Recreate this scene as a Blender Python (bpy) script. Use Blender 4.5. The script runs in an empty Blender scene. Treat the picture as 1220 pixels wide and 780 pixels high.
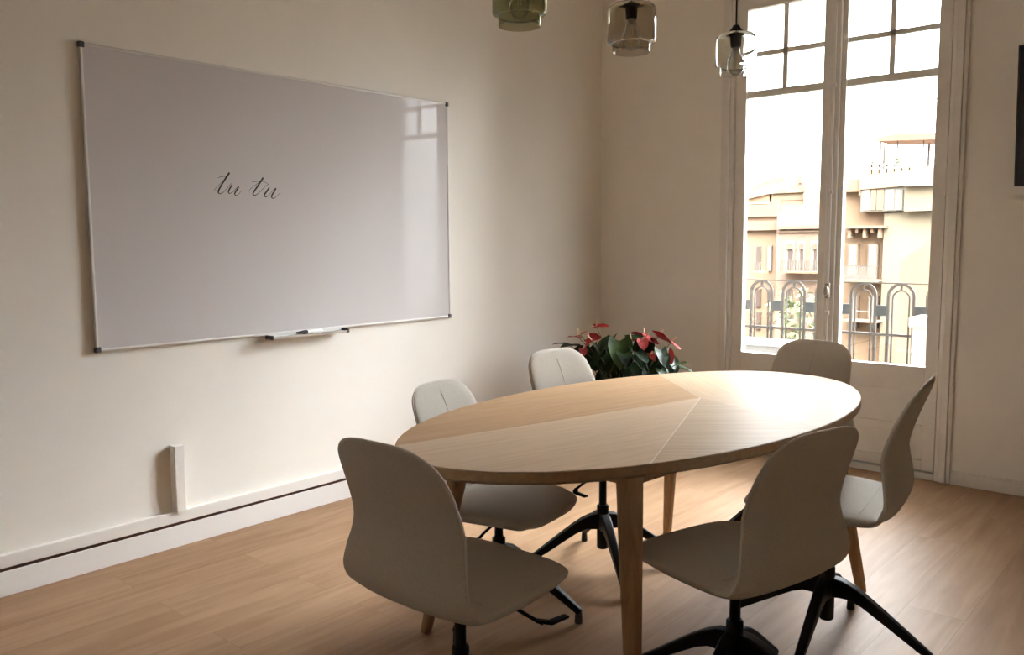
import bpy, bmesh, math, random
from mathutils import Vector, Matrix
random.seed(7)
PI = math.pi
scene = bpy.context.scene
col = scene.collection
R = math.radians

# ------------------------------------------------------------------ camera
F, YAW, PITCH, ROLL = 1007.94558, 0.719151824, -0.100230449, -0.00619610414
CAM = Vector((3.490608, -4.948548, 1.32))
IW, IH = 1220.0, 780.0
_f = Vector((-math.sin(YAW) * math.cos(PITCH), math.cos(YAW) * math.cos(PITCH), math.sin(PITCH)))
_r0 = Vector((math.cos(YAW), math.sin(YAW), 0))
_u0 = _r0.cross(_f)
_r = math.cos(ROLL) * _r0 + math.sin(ROLL) * _u0
_u = -math.sin(ROLL) * _r0 + math.cos(ROLL) * _u0
cd = bpy.data.cameras.new('camera'); cam = bpy.data.objects.new('camera', cd); col.objects.link(cam)
M3 = Matrix((_r, _u, -_f)).transposed()
cam.matrix_world = Matrix.Translation(CAM) @ M3.to_4x4()
cd.sensor_width = 36.0; cd.sensor_fit = 'HORIZONTAL'; cd.lens = F / IW * 36.0
cd.clip_start = 0.05; cd.clip_end = 1000
scene.camera = cam


def at(px, py, axis, val):
    """the place in the room (or street) that the photo shows at px,py on the plane axis = val"""
    d = _f + (px - IW / 2) / F * _r - (py - IH / 2) / F * _u
    return CAM + d * ((val - CAM[axis]) / d[axis])


# ------------------------------------------------------------------ materials
def new_mat(name):
    m = bpy.data.materials.new(name); m.use_nodes = True
    nt = m.node_tree
    return m, nt, nt.nodes['Principled BSDF']


def simple(name, color, rough=0.5, metal=0.0, noise=0.0, scale=40.0, bump=0.0, coat=0.0, spec=0.5):
    m, nt, b = new_mat(name)
    b.inputs['Base Color'].default_value = (*color, 1)
    b.inputs['Roughness'].default_value = rough
    b.inputs['Metallic'].default_value = metal
    b.inputs['Coat Weight'].default_value = coat
    b.inputs['Specular IOR Level'].default_value = spec
    if noise or bump:
        tc = nt.nodes.new('ShaderNodeTexCoord')
        n = nt.nodes.new('ShaderNodeTexNoise'); n.inputs['Scale'].default_value = scale; n.inputs['Detail'].default_value = 5
        nt.links.new(tc.outputs['Object'], n.inputs['Vector'])
        if noise:
            mp = nt.nodes.new('ShaderNodeMapRange')
            mp.inputs['From Min'].default_value = 0.3; mp.inputs['From Max'].default_value = 0.7
            mp.inputs['To Min'].default_value = 1 - noise; mp.inputs['To Max'].default_value = 1 + noise
            nt.links.new(n.outputs['Fac'], mp.inputs['Value'])
            vm = nt.nodes.new('ShaderNodeVectorMath'); vm.operation = 'SCALE'
            vm.inputs[0].default_value = color
            nt.links.new(mp.outputs['Result'], vm.inputs['Scale'])
            nt.links.new(vm.outputs['Vector'], b.inputs['Base Color'])
        if bump:
            bp = nt.nodes.new('ShaderNodeBump'); bp.inputs['Strength'].default_value = bump; bp.inputs['Distance'].default_value = 0.002
            nt.links.new(n.outputs['Fac'], bp.inputs['Height']); nt.links.new(bp.outputs['Normal'], b.inputs['Normal'])
    return m


def wood(name, c1, c2, angle=0.0, rough=0.4, grain=1.0, coat=0.0, axis='X', spec=0.4):
    m, nt, b = new_mat(name)
    b.inputs['Specular IOR Level'].default_value = spec
    tc = nt.nodes.new('ShaderNodeTexCoord')
    mp = nt.nodes.new('ShaderNodeMapping'); mp.vector_type = 'TEXTURE'
    mp.inputs['Rotation'].default_value = (0, 0, angle)
    sc = (1 / 1.2, 1 / 22.0, 1 / 22.0) if axis == 'X' else (1 / 22.0, 1 / 22.0, 1 / 1.2)
    mp.inputs['Scale'].default_value = sc
    nt.links.new(tc.outputs['Object'], mp.inputs['Vector'])
    n = nt.nodes.new('ShaderNodeTexNoise'); n.inputs['Scale'].default_value = 1.6 * grain; n.inputs['Detail'].default_value = 7
    n.inputs['Roughness'].default_value = 0.6; n.inputs['Distortion'].default_value = 0.4
    nt.links.new(mp.outputs['Vector'], n.inputs['Vector'])
    cr = nt.nodes.new('ShaderNodeValToRGB')
    cr.color_ramp.elements[0].position = 0.3; cr.color_ramp.elements[0].color = (*c1, 1)
    cr.color_ramp.elements[1].position = 0.72; cr.color_ramp.elements[1].color = (*c2, 1)
    nt.links.new(n.outputs['Fac'], cr.inputs['Fac']); nt.links.new(cr.outputs['Color'], b.inputs['Base Color'])
    b.inputs['Roughness'].default_value = rough; b.inputs['Coat Weight'].default_value = coat
    bp = nt.nodes.new('ShaderNodeBump'); bp.inputs['Strength'].default_value = 0.12; bp.inputs['Distance'].default_value = 0.001
    nt.links.new(n.outputs['Fac'], bp.inputs['Height']); nt.links.new(bp.outputs['Normal'], b.inputs['Normal'])
    return m


def floor_mat():
    m, nt, b = new_mat('oak_laminate')
    L = nt.links.new; N = nt.nodes.new
    tc = N('ShaderNodeTexCoord')
    mp = N('ShaderNodeMapping'); mp.inputs['Rotation'].default_value = (0, 0, PI / 2); mp.inputs['Location'].default_value = (0.3, 0.07, 0)
    L(tc.outputs['Object'], mp.inputs['Vector'])
    br = N('ShaderNodeTexBrick'); br.inputs['Scale'].default_value = 1.0
    br.inputs['Brick Width'].default_value = 1.28; br.inputs['Row Height'].default_value = 0.192
    br.inputs['Mortar Size'].default_value = 0.0009; br.inputs['Mortar Smooth'].default_value = 0.3
    br.offset = 0.37; br.offset_frequency = 2
    br.inputs['Color1'].default_value = (0.0, 0.0, 0.0, 1); br.inputs['Color2'].default_value = (1, 1, 1, 1)
    br.inputs['Mortar'].default_value = (0.5, 0.5, 0.5, 1)
    L(mp.outputs['Vector'], br.inputs['Vector'])
    # grain, shifted from board to board
    sep = N('ShaderNodeSeparateColor'); L(br.outputs['Color'], sep.inputs['Color'])
    add = N('ShaderNodeCombineXYZ'); ml = N('ShaderNodeMath'); ml.operation = 'MULTIPLY'; ml.inputs[1].default_value = 37.0
    L(sep.outputs['Red'], ml.inputs[0]); L(ml.outputs[0], add.inputs['Z'])
    va = N('ShaderNodeVectorMath'); va.operation = 'ADD'; L(tc.outputs['Object'], va.inputs[0]); L(add.outputs[0], va.inputs[1])
    m2 = N('ShaderNodeMapping'); m2.inputs['Scale'].default_value = (16, 1.3, 1); L(va.outputs[0], m2.inputs['Vector'])
    n1 = N('ShaderNodeTexNoise'); n1.inputs['Scale'].default_value = 1.3; n1.inputs['Detail'].default_value = 8; n1.inputs['Distortion'].default_value = 0.8
    L(m2.outputs[0], n1.inputs['Vector'])
    m3 = N('ShaderNodeMapping'); m3.inputs['Scale'].default_value = (2.2, 0.9, 1); L(va.outputs[0], m3.inputs['Vector'])
    n2 = N('ShaderNodeTexNoise'); n2.inputs['Scale'].default_value = 1.7; n2.inputs['Detail'].default_value = 4
    L(m3.outputs[0], n2.inputs['Vector'])
    mix = N('ShaderNodeMath'); mix.operation = 'ADD'; L(n1.outputs['Fac'], mix.inputs[0]); L(n2.outputs['Fac'], mix.inputs[1])
    sc = N('ShaderNodeMath'); sc.operation = 'MULTIPLY_ADD'; sc.inputs[1].default_value = 0.5; sc.inputs[2].default_value = -0.0
    L(mix.outputs[0], sc.inputs[0])
    b2 = N('ShaderNodeMath'); b2.operation = 'MULTIPLY_ADD'; b2.inputs[1].default_value = 0.05; L(sep.outputs['Red'], b2.inputs[0]); L(sc.outputs[0], b2.inputs[2])
    cr = N('ShaderNodeValToRGB')
    cr.color_ramp.elements[0].position = 0.32; cr.color_ramp.elements[0].color = (0.265, 0.152, 0.080, 1)
    cr.color_ramp.elements[1].position = 0.70; cr.color_ramp.elements[1].color = (0.43, 0.277, 0.168, 1)
    L(b2.outputs[0], cr.inputs['Fac'])
    mx = N('ShaderNodeMix'); mx.data_type = 'RGBA'; mx.inputs['B'].default_value = (0.24, 0.15, 0.09, 1)
    L(br.outputs['Fac'], mx.inputs['Factor']); L(cr.outputs['Color'], mx.inputs['A'])
    L(mx.outputs['Result'], b.inputs['Base Color'])
    b.inputs['Roughness'].default_value = 0.45; b.inputs['Specular IOR Level'].default_value = 0.08
    bp = N('ShaderNodeBump'); bp.inputs['Strength'].default_value = 0.15; bp.inputs['Distance'].default_value = 0.001
    L(n1.outputs['Fac'], bp.inputs['Height']); L(bp.outputs['Normal'], b.inputs['Normal'])
    return m


def pane_mat(name, tint, reflect=1.0, rough=0.0, base=0.03):
    """thin architectural glass: clear with a Fresnel reflection"""
    m = bpy.data.materials.new(name); m.use_nodes = True; nt = m.node_tree; nt.nodes.clear()
    N = nt.nodes.new; L = nt.links.new
    o = N('ShaderNodeOutputMaterial'); t = N('ShaderNodeBsdfTransparent'); g = N('ShaderNodeBsdfGlossy'); mx = N('ShaderNodeMixShader')
    t.inputs['Color'].default_value = (*tint, 1); g.inputs['Roughness'].default_value = rough
    lw = N('ShaderNodeLayerWeight'); lw.inputs['Blend'].default_value = 0.25
    mr = N('ShaderNodeMath'); mr.operation = 'MULTIPLY_ADD'; mr.inputs[1].default_value = reflect * 0.8; mr.inputs[2].default_value = base
    L(lw.outputs['Fresnel'], mr.inputs[0]); L(mr.outputs[0], mx.inputs['Fac'])
    L(t.outputs[0], mx.inputs[1]); L(g.outputs[0], mx.inputs[2]); L(mx.outputs[0], o.inputs['Surface'])
    return m


def glass_mat(name, color, rough=0.0):
    m = bpy.data.materials.new(name); m.use_nodes = True; nt = m.node_tree; nt.nodes.clear()
    o = nt.nodes.new('ShaderNodeOutputMaterial'); g = nt.nodes.new('ShaderNodeBsdfGlass')
    g.inputs['Color'].default_value = (*color, 1); g.inputs['Roughness'].default_value = rough; g.inputs['IOR'].default_value = 1.45
    nt.links.new(g.outputs[0], o.inputs['Surface'])
    return m


WALL = simple('plaster_wall', (0.83, 0.80, 0.735), 0.85, noise=0.02, scale=3.0, bump=0.25)
WALLR = simple('plaster_wall_back', (0.83, 0.80, 0.735), 0.85, noise=0.02, scale=4.0, bump=0.3)
CEIL = simple('ceiling_paint', (0.86, 0.82, 0.75), 0.9, noise=0.01, scale=5)
FLOOR = floor_mat()
PAINT = simple('white_gloss_paint', (0.74, 0.715, 0.66), 0.45, noise=0.04, scale=9, bump=0.3)
PVC = simple('white_plastic_duct', (0.83, 0.80, 0.75), 0.4)
PVC2 = simple('white_skirting', (0.82, 0.80, 0.77), 0.45)
BOARD = simple('whiteboard_enamel', (0.60, 0.575, 0.575), 0.025, spec=0.16)
ALU = simple('anodised_aluminium', (0.66, 0.64, 0.61), 0.55, metal=0.15)
CAPM = simple('dark_grey_plastic', (0.06, 0.06, 0.065), 0.5)
INK = simple('black_ink', (0.01, 0.01, 0.012), 0.5)
WHITEP = simple('white_plastic', (0.80, 0.80, 0.79), 0.35)
FABRIC = simple('greige_wool_fabric', (0.51, 0.475, 0.415), 0.95, noise=0.13, scale=420, bump=0.5, spec=0.15)
SEAMM = simple('seam_thread', (0.43, 0.40, 0.345), 0.95)
PIPE = simple('fabric_piping', (0.60, 0.57, 0.51), 0.9, spec=0.2)
BLACK = simple('black_powder_coat', (0.003, 0.003, 0.0035), 0.5, spec=0.2)
RUBBER = simple('black_rubber', (0.008, 0.008, 0.008), 0.7)
LEGW = wood('oak_leg', (0.27, 0.155, 0.07), (0.42, 0.26, 0.13), 0, 0.45, 2.0, axis='Z')
EDGEW = wood('oak_edge', (0.27, 0.165, 0.085), (0.38, 0.25, 0.14), R(85), 0.45, 1.5)
INLAY = simple('pale_inlay', (0.62, 0.52, 0.40), 0.4)
TVB = simple('tv_black', (0.004, 0.004, 0.005), 0.25)
TVF = simple('tv_frame_black', (0.008, 0.008, 0.008), 0.5)
CORD = simple('black_textile_cord', (0.01, 0.01, 0.012), 0.8)
BRASS = simple('brushed_steel', (0.55, 0.50, 0.42), 0.3, metal=0.9)
PANE = pane_mat('window_glass', (0.985, 0.99, 0.985))
GREEN_GLASS = glass_mat('olive_green_glass', (0.745, 0.75, 0.64))
SMOKE_GLASS = glass_mat('smoky_grey_glass', (0.86, 0.84, 0.80))
CLEAR_GLASS = glass_mat('clear_grey_glass', (0.96, 0.97, 0.955))
BULBG = pane_mat('bulb_glass', (0.97, 0.97, 0.95), 1.0, 0.0, 0.02)
FILA = simple('bulb_filament', (0.55, 0.50, 0.42), 0.4, metal=0.5)
LEAF = simple('anthurium_leaf', (0.014, 0.030, 0.010), 0.42, noise=0.35, scale=14, spec=0.1)
LEAF2 = simple('anthurium_leaf_light', (0.035, 0.065, 0.014), 0.45, noise=0.3, scale=14, spec=0.25)
STEM = simple('green_stem', (0.09, 0.12, 0.04), 0.5)
RED = simple('red_spathe', (0.30, 0.014, 0.014), 0.6, noise=0.2, scale=25, spec=0.2)
PINK = simple('pink_spathe', (0.45, 0.05, 0.055), 0.5, noise=0.2, scale=25, spec=0.3)
SPAD = simple('pale_spadix', (0.80, 0.62, 0.42), 0.6)
POT = simple('dark_ceramic_pot', (0.05, 0.045, 0.04), 0.5)
SOIL = simple('potting_soil', (0.03, 0.02, 0.014), 0.95, noise=0.4, scale=60, bump=0.6)


# ------------------------------------------------------------------ mesh helpers
class MB:
    def __init__(self): self.bm = bmesh.new()

    def box(self, x0, x1, y0, y1, z0, z1, mi=0, M=None, taper=None):
        vs = []
        for z in (z0, z1):
            for (x, y) in ((x0, y0), (x1, y0), (x1, y1), (x0, y1)):
                v = Vector((x, y, z))
                if M is not None: v = M @ v
                vs.append(self.bm.verts.new(v))
        for f in ((3, 2, 1, 0), (4, 5, 6, 7), (0, 1, 5, 4), (1, 2, 6, 5), (2, 3, 7, 6), (3, 0, 4, 7)):
            fc = self.bm.faces.new([vs[i] for i in f]); fc.material_index = mi
        return self

    def prism(self, pts, d0, d1, axis=1, mi=0):
        """pts: outline in the two other axes, extruded from d0 to d1 along axis"""
        def mk(a, b, d):
            return Vector((a, d, b)) if axis == 1 else (Vector((d, a, b)) if axis == 0 else Vector((a, b, d)))
        A = [self.bm.verts.new(mk(a, b, d0)) for a, b in pts]; B = [self.bm.verts.new(mk(a, b, d1)) for a, b in pts]
        n = len(pts)
        fs = [self.bm.faces.new(A), self.bm.faces.new(B[::-1])]
        for i in range(n): fs.append(self.bm.faces.new((A[i], B[i], B[(i + 1) % n], A[(i + 1) % n])))
        for f in fs: f.material_index = mi
        return self

    def lathe(self, prof, seg=32, c=(0, 0, 0), mi=0, close=True):
        rings = []
        for r, z in prof:
            if r < 1e-6: rings.append([self.bm.verts.new((c[0], c[1], c[2] + z))])
            else: rings.append([self.bm.verts.new((c[0] + r * math.cos(2 * PI * k / seg), c[1] + r * math.sin(2 * PI * k / seg), c[2] + z)) for k in range(seg)])
        for a, b in zip(rings, rings[1:]):
            for k in range(seg):
                k2 = (k + 1) % seg
                if len(a) == 1 and len(b) == 1: continue
                if len(a) == 1: f = (a[0], b[k2], b[k])
                elif len(b) == 1: f = (a[k], a[k2], b[0])
                else: f = (a[k], a[k2], b[k2], b[k])
                self.bm.faces.new(f).material_index = mi
        return self

    def tube(self, pts, rad, seg=10, flat=1.0, up=None, mi=0):
        """a round (or flattened) bar through pts; rad a number or a list"""
        pts = [Vector(p) for p in pts]; n = len(pts)
        rads = rad if isinstance(rad, (list, tuple)) else [rad] * n
        rings = []; ref = Vector(up) if up else None
        for i, p in enumerate(pts):
            t = (pts[min(i + 1, n - 1)] - pts[max(i - 1, 0)]).normalized()
            if ref is None: ref = Vector((0, 0, 1)) if abs(t.z) < 0.9 else Vector((1, 0, 0))
            s = t.cross(ref)
            if s.length < 1e-4: s = t.orthogonal()
            s.normalize(); w = s.cross(t).normalized()
            if not up: ref = w
            rings.append([self.bm.verts.new(p + rads[i] * (math.cos(2 * PI * k / seg) * s + flat * math.sin(2 * PI * k / seg) * w)) for k in range(seg)])
        for a, b in zip(rings, rings[1:]):
            for k in range(seg): self.bm.faces.new((a[k], a[(k + 1) % seg], b[(k + 1) % seg], b[k])).material_index = mi
        self.bm.faces.new(rings[0][::-1]).material_index = mi; self.bm.faces.new(rings[-1]).material_index = mi
        return self

    def bar(self, pts, widths, heights, up=(0, 0, 1)):
        """rectangular-section bar"""
        pts = [Vector(p) for p in pts]; n = len(pts); rings = []
        for i, p in enumerate(pts):
            t = (pts[min(i + 1, n - 1)] - pts[max(i - 1, 0)]).normalized()
            s = t.cross(Vector(up)).normalized(); w = s.cross(t).normalized()
            a, b = widths[i] / 2, heights[i] / 2
            rings.append([self.bm.verts.new(p + x * s + y * w) for x, y in ((-a, -b), (a, -b), (a, b), (-a, b))])
        for a, b in zip(rings, rings[1:]):
            for k in range(4): self.bm.faces.new((a[k], a[(k + 1) % 4], b[(k + 1) % 4], b[k]))
        self.bm.faces.new(rings[0][::-1]); self.bm.faces.new(rings[-1])
        return self

    def build(self, name, mats, parent=None, smooth=False, bevel=0.0, seg=2, loc=None, sub=0, angle=40):
        bmesh.ops.recalc_face_normals(self.bm, faces=self.bm.faces)
        me = bpy.data.meshes.new(name); self.bm.to_mesh(me); self.bm.free()
        for m in (mats if isinstance(mats, (list, tuple)) else [mats]): me.materials.append(m)
        if smooth:
            for p in me.polygons: p.use_smooth = True
            try: me.set_sharp_from_angle(angle=R(angle))
            except Exception: pass
        o = bpy.data.objects.new(name, me); col.objects.link(o)
        if parent is not None: o.parent = parent
        if loc is not None: o.location = loc
        if bevel:
            b = o.modifiers.new('bevel', 'BEVEL'); b.width = bevel; b.segments = seg; b.limit_method = 'ANGLE'; b.angle_limit = R(40)
        if sub:
            s = o.modifiers.new('sub', 'SUBSURF'); s.levels = sub; s.render_levels = sub
        return o


def tag(o, label=None, cat=None, group=None, kind=None):
    if label: o['label'] = label
    if cat: o['category'] = cat
    if group: o['group'] = group
    if kind: o['kind'] = kind
    return o


def thing(name, label, cat, loc=(0, 0, 0), rz=0.0, group=None):
    o = bpy.data.objects.new(name, None); col.objects.link(o); o.empty_display_size = 0.05
    o.location = loc; o.rotation_euler = (0, 0, rz)
    return tag(o, label, cat, group)


def struct(o):
    o['kind'] = 'structure'; return o


def copy_tree(o, parent=None):
    c = o.copy(); col.objects.link(c)
    if parent is not None: c.parent = parent
    for ch in list(o.children): copy_tree(ch, c)
    return c


# ------------------------------------------------------------------ room shell
RX, RY, RH, WT = 5.4, -6.2, 3.2, 0.15
OX0, OX1, OZ1 = 1.010, 2.238, 2.86          # balcony door opening
struct(MB().box(0, RX, RY, 0, -0.2, 0).build('floor', FLOOR))
struct(MB().box(-WT, RX + WT, RY - WT, WT, RH, RH + 0.25).build('ceiling', CEIL))
struct(MB().box(-WT, 0, RY - WT, WT, -0.2, RH).build('wall_left', WALL))
struct(MB().box(RX, RX + WT, RY - WT, WT, -0.2, RH).build('wall_right', WALL))
struct(MB().box(0, RX, RY - WT, RY, -0.2, RH).build('wall_front', WALL))
b = MB()
for x0, x1 in ((0, OX0), (OX1, RX)): b.box(x0, x1, 0, 0.10, -0.2, RH)
b.box(OX0, OX1, 0, 0.10, OZ1, RH); b.box(OX0, OX1, 0, 0.10, -0.2, 0.0)
struct(b.build('wall_back', WALLR))
b = MB()
b.box(2.322, RX, -0.018, 0, 0, 0.068).box(2.322, RX, -0.012, 0, 0.068, 0.076)
struct(b.build('baseboard_back', PAINT, bevel=0.003))
b = MB().box(0.0, 0.922, -0.018, 0, 0, 0.076)
struct(b.build('baseboard_corner', PAINT, bevel=0.003))
b = MB().box(0, 0.014, RY, 0, 0.0, 0.095)
struct(b.build('baseboard_left', PVC2, bevel=0.002))
# cable trunking along the left wall, a narrow dark slot under it
b = MB().box(0, 0.024, RY, -0.02, 0.112, 0.163)
o = b.build('cable_trunking', PVC, bevel=0.003)
tag(o, 'long white horizontal cable trunking above the baseboard of the whiteboard wall', 'cable trunking')
o = MB().box(0, 0.006, RY, -0.02, 0.095, 0.112).build('trim_slot', simple('brown_slot', (0.10, 0.05, 0.035), 0.9)); struct(o)
t = thing('cable_duct', 'short white upright cable duct standing on the wall trunking below the whiteboard', 'cable duct', (0, -3.197, 0.1635))
MB().box(0.001, 0.036, -0.026, 0.024, 0, 0.292).build('duct_body', PVC, t, bevel=0.002)
MB().box(0.036, 0.040, -0.022, 0.020, 0, 0.290).build('duct_cover', PVC, t, bevel=0.001)

# ------------------------------------------------------------------ balcony doors


def balcony_door(idx, X0, ox):
    """X0: left side of the casing; everything laid out from the measured door"""
    d = bpy.data.objects.new('door_%d' % idx, None); col.objects.link(d); d['kind'] = 'structure'
    d.location = (ox, 0, 0)
    # casing of stepped mouldings
    b = MB()
    for x0, x1, yy in ((0.927, 0.948, -0.020), (0.948, 0.985, -0.030), (0.985, 1.010, -0.014)):
        b.box(x0, x1, yy, 0, 0, OZ1 + (0.985 - x0) + 0.03)
    for x0, x1, yy in ((2.238, 2.262, -0.014), (2.262, 2.298, -0.030), (2.298, 2.318, -0.020)):
        b.box(x0, x1, yy, 0, 0, OZ1 + (x1 - 2.262) + 0.03)
    b.box(0.948, 2.298, -0.030, 0, OZ1 + 0.012, OZ1 + 0.07)
    b.build('door_casing', PAINT, d, bevel=0.004)
    # fixed frame inside the opening
    b = MB()
    b.box(1.010, 1.030, 0.035, 0.10, 0.0, OZ1).box(2.218, 2.238, 0.035, 0.10, 0.0, OZ1).box(1.010, 2.238, 0.0, 0.10, 2.83, OZ1)
    b.box(1.010, 2.238, -0.01, 0.10, 0.0, 0.036)
    b.build('door_frame', PAINT, d, bevel=0.003)
    for side, (x0, x1, g0, g1) in (('l', (1.014, 1.624, 1.083, 1.555)), ('r', (1.628, 2.232, 1.690, 2.167))):
        b = MB(); y0, y1 = 0.0, 0.045
        if side == 'r': b0, b1 = x0, x1
        b.box(x0, g0, y0, y1, 0.045, 2.825).box(g1, x1, y0, y1, 0.045, 2.825)      # stiles
        b.box(g0, g1, y0, y1, 2.715, 2.825)                                          # top rail
        b.box(g0, g1, y0, y1, 0.485, 0.624)                                          # lock rail
        b.box(g0, g1, y0 + 0.010, y1 - 0.008, 0.300, 0.485)                          # upper panel
        b.box(g0, g1, y0, y1, 0.252, 0.300)
        b.box(g0, g1, y0 + 0.010, y1 - 0.008, 0.105, 0.252)                          # lower panel
        b.box(g0, g1, y0, y1, 0.045, 0.105)
        leaf = b.build('door_leaf', PAINT, d, bevel=0.0025)
        gb = MB(); cx = (g0 + g1) / 2
        gb.box(g0, g1, 0.010, 0.043, 2.190, 2.231)
        gb.build('transom_bar', PAINT, leaf, bevel=0.003)
        MB().box(g0, g1, 0.014, 0.040, 2.434, 2.462).build('glazing_bar', PAINT, leaf, bevel=0.002)
        MB().box(cx - 0.015, cx + 0.015, 0.014, 0.040, 2.226, 2.716).build('glazing_bar', PAINT, leaf, bevel=0.002)
        MB().box(g0 - 0.004, g1 + 0.004, 0.028, 0.032, 0.62, 2.196).build('glass_pane', PANE, leaf)
        for xa, xb in ((g0 - 0.004, cx - 0.011), (cx + 0.011, g1 + 0.004)):
            MB().box(xa, xb, 0.028, 0.032, 2.226, 2.438).build('glass_pane', PANE, leaf)
            MB().box(xa, xb, 0.028, 0.032, 2.458, 2.718).build('glass_pane', PANE, leaf)
        hx = 1.012 if side == 'l' else 2.234
        for hz in (0.66, 1.62, 2.42):
            MB().lathe([(0, -0.07), (0.004, -0.066), (0.007, -0.055), (0.007, 0.055), (0.004, 0.066), (0, 0.07)], 12, (hx, -0.008, hz)).build('hinge', PAINT, leaf, smooth=True)
    # bead that covers the meeting stiles, with the espagnolette rod on it
    MB().box(1.014, 2.232, 0.047, 0.085, 0.0, 0.075).build('sill_stop', PAINT, d, bevel=0.002)
    MB().box(1.598, 1.660, -0.016, 0.0, 0.05, 2.82).build('meeting_bead', PAINT, d, bevel=0.005)
    h = MB().tube([(1.629, -0.024, 0.10), (1.629, -0.024, 2.78)], 0.006, 10).build('bolt_rod', PAINT, d, smooth=True)
    g = MB()
    for gz in (0.35, 0.90, 1.60, 2.20): g.box(1.617, 1.641, -0.032, -0.014, gz - 0.012, gz + 0.012)
    g.build('rod_guide', PAINT, h, bevel=0.003)
    k = MB().box(1.614, 1.644, -0.040, -0.014, 0.985, 1.075).build('bolt_case', BRASS, d, bevel=0.006)
    MB().lathe([(0, -0.028), (0.012, -0.024), (0.018, -0.008), (0.018, 0.008), (0.012, 0.024), (0, 0.028)], 16, (1.629, -0.055, 1.03)).build('bolt_knob', BRASS, k, smooth=True)
    MB().tube([(1.87, -0.004, 0.595), (1.87, -0.012, 0.595)], 0.006, 10).build('screw_cover', PVC, d)
    return d


balcony_door(1, 0.927, 0.0)

# ------------------------------------------------------------------ whiteboard
WY0, WY1, WZ0, WZ1 = -3.515, -1.520, 0.892, 2.103
t = thing('whiteboard', 'large wall-mounted whiteboard in a thin aluminium frame reading tu tu', 'whiteboard', (0, (WY0 + WY1) / 2, WZ0))


def W(o):                     # parts written in room coordinates, set under the board
    o.location = (0, -(WY0 + WY1) / 2, -WZ0); return o


W(MB().box(0.006, 0.018, WY0 + 0.01, WY1 - 0.01, WZ0 + 0.01, WZ1 - 0.01).build('writing_surface', BOARD, t))
fr = 0.012
for a in ((WY0, WY0 + fr, WZ0, WZ1), (WY1 - fr, WY1, WZ0, WZ1), (WY0, WY1, WZ1 - fr, WZ1), (WY0, WY1, WZ0, WZ0 + fr)):
    W(MB().box(0.003, 0.021, *a).build('frame_rail', ALU, t, bevel=0.004))
for yy in (WY0, WY1):
    for zz in (WZ0, WZ1):
        sy = 1 if yy == WY0 else -1; sz = 1 if zz == WZ0 else -1
        y0, y1 = sorted((yy - sy * 0.003, yy + sy * 0.020)); z0, z1 = sorted((zz - sz * 0.003, zz + sz * 0.020))
        W(MB().box(0.0, 0.025, y0, y1, z0, z1).build('corner_cap', CAPM, t, bevel=0.005, seg=3))
tr = MB()
tr.prism([(0.020, WZ0 + 0.004), (0.020, WZ0 - 0.012), (0.072, WZ0 - 0.016), (0.078, WZ0 - 0.006), (0.074, WZ0 - 0.006), (0.070, WZ0 - 0.011), (0.026, WZ0 - 0.008), (0.026, WZ0 + 0.004)], -2.735, -2.300, axis=1)
tray = W(tr.build('pen_tray', ALU, t))
for yy in (-2.739, -2.303):
    MB().box(0.018, 0.080, yy - 0.003, yy + 0.007, WZ0 - 0.018, WZ0 + 0.002).build('tray_end_cap', CAPM, tray, bevel=0.002)

# handwriting, flat ink strokes on the enamel
S = []
def zz(px, py): 
    p = at(230 + px / 8.133, 180 + py / 8.133, 0, 0.0186); return (p.y, p.z)
strokes = [
    ([(205, 382), (225, 352), (262, 318), (300, 285)], [1.5, 2, 2, 3]),
    ([(353, 208), (325, 250), (292, 300), (262, 352), (246, 385), (247, 404), (262, 413), (290, 402), (320, 372), (350, 335), (372, 312)], [9, 9, 8, 8, 8, 6, 3.5, 2.5, 2, 2, 2]),
    ([(240, 260), (275, 246), (318, 244), (335, 250)], [2, 2.5, 2.5, 1.5]),
    ([(378, 326), (360, 356), (344, 388), (346, 405), (360, 410), (388, 392), (418, 362), (440, 342)], [6, 7.5, 7, 5, 3, 2, 2, 2]),
    ([(444, 344), (424, 376), (406, 405), (408, 424), (424, 430), (450, 408), (472, 380)], [6, 7.5, 7, 5, 3, 2, 1.5]),
    ([(538, 394), (560, 362), (600, 330), (640, 305)], [1.5, 2, 2, 3]),
    ([(680, 256), (655, 295), (622, 345), (595, 385), (582, 408), (586, 424), (606, 426), (640, 402), (680, 362), (712, 332), (728, 322)], [9, 9, 8.5, 8, 7, 5.5, 3.5, 2.5, 2, 2, 2]),
    ([(570, 298), (620, 293), (680, 294), (735, 325)], [2, 2.5, 2.5, 1.5]),
    ([(740, 350), (718, 384), (694, 418), (694, 438), (712, 442), (745, 415), (775, 380), (800, 358)], [6, 8, 8, 6, 3.5, 2, 2, 2]),
    ([(804, 358), (784, 396), (763, 430), (763, 450), (785, 456), (815, 432), (848, 400)], [7, 8, 8, 6, 3.5, 2, 1.5]),
]
b = MB(); k_w = 0.000365 * 1.3
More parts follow.
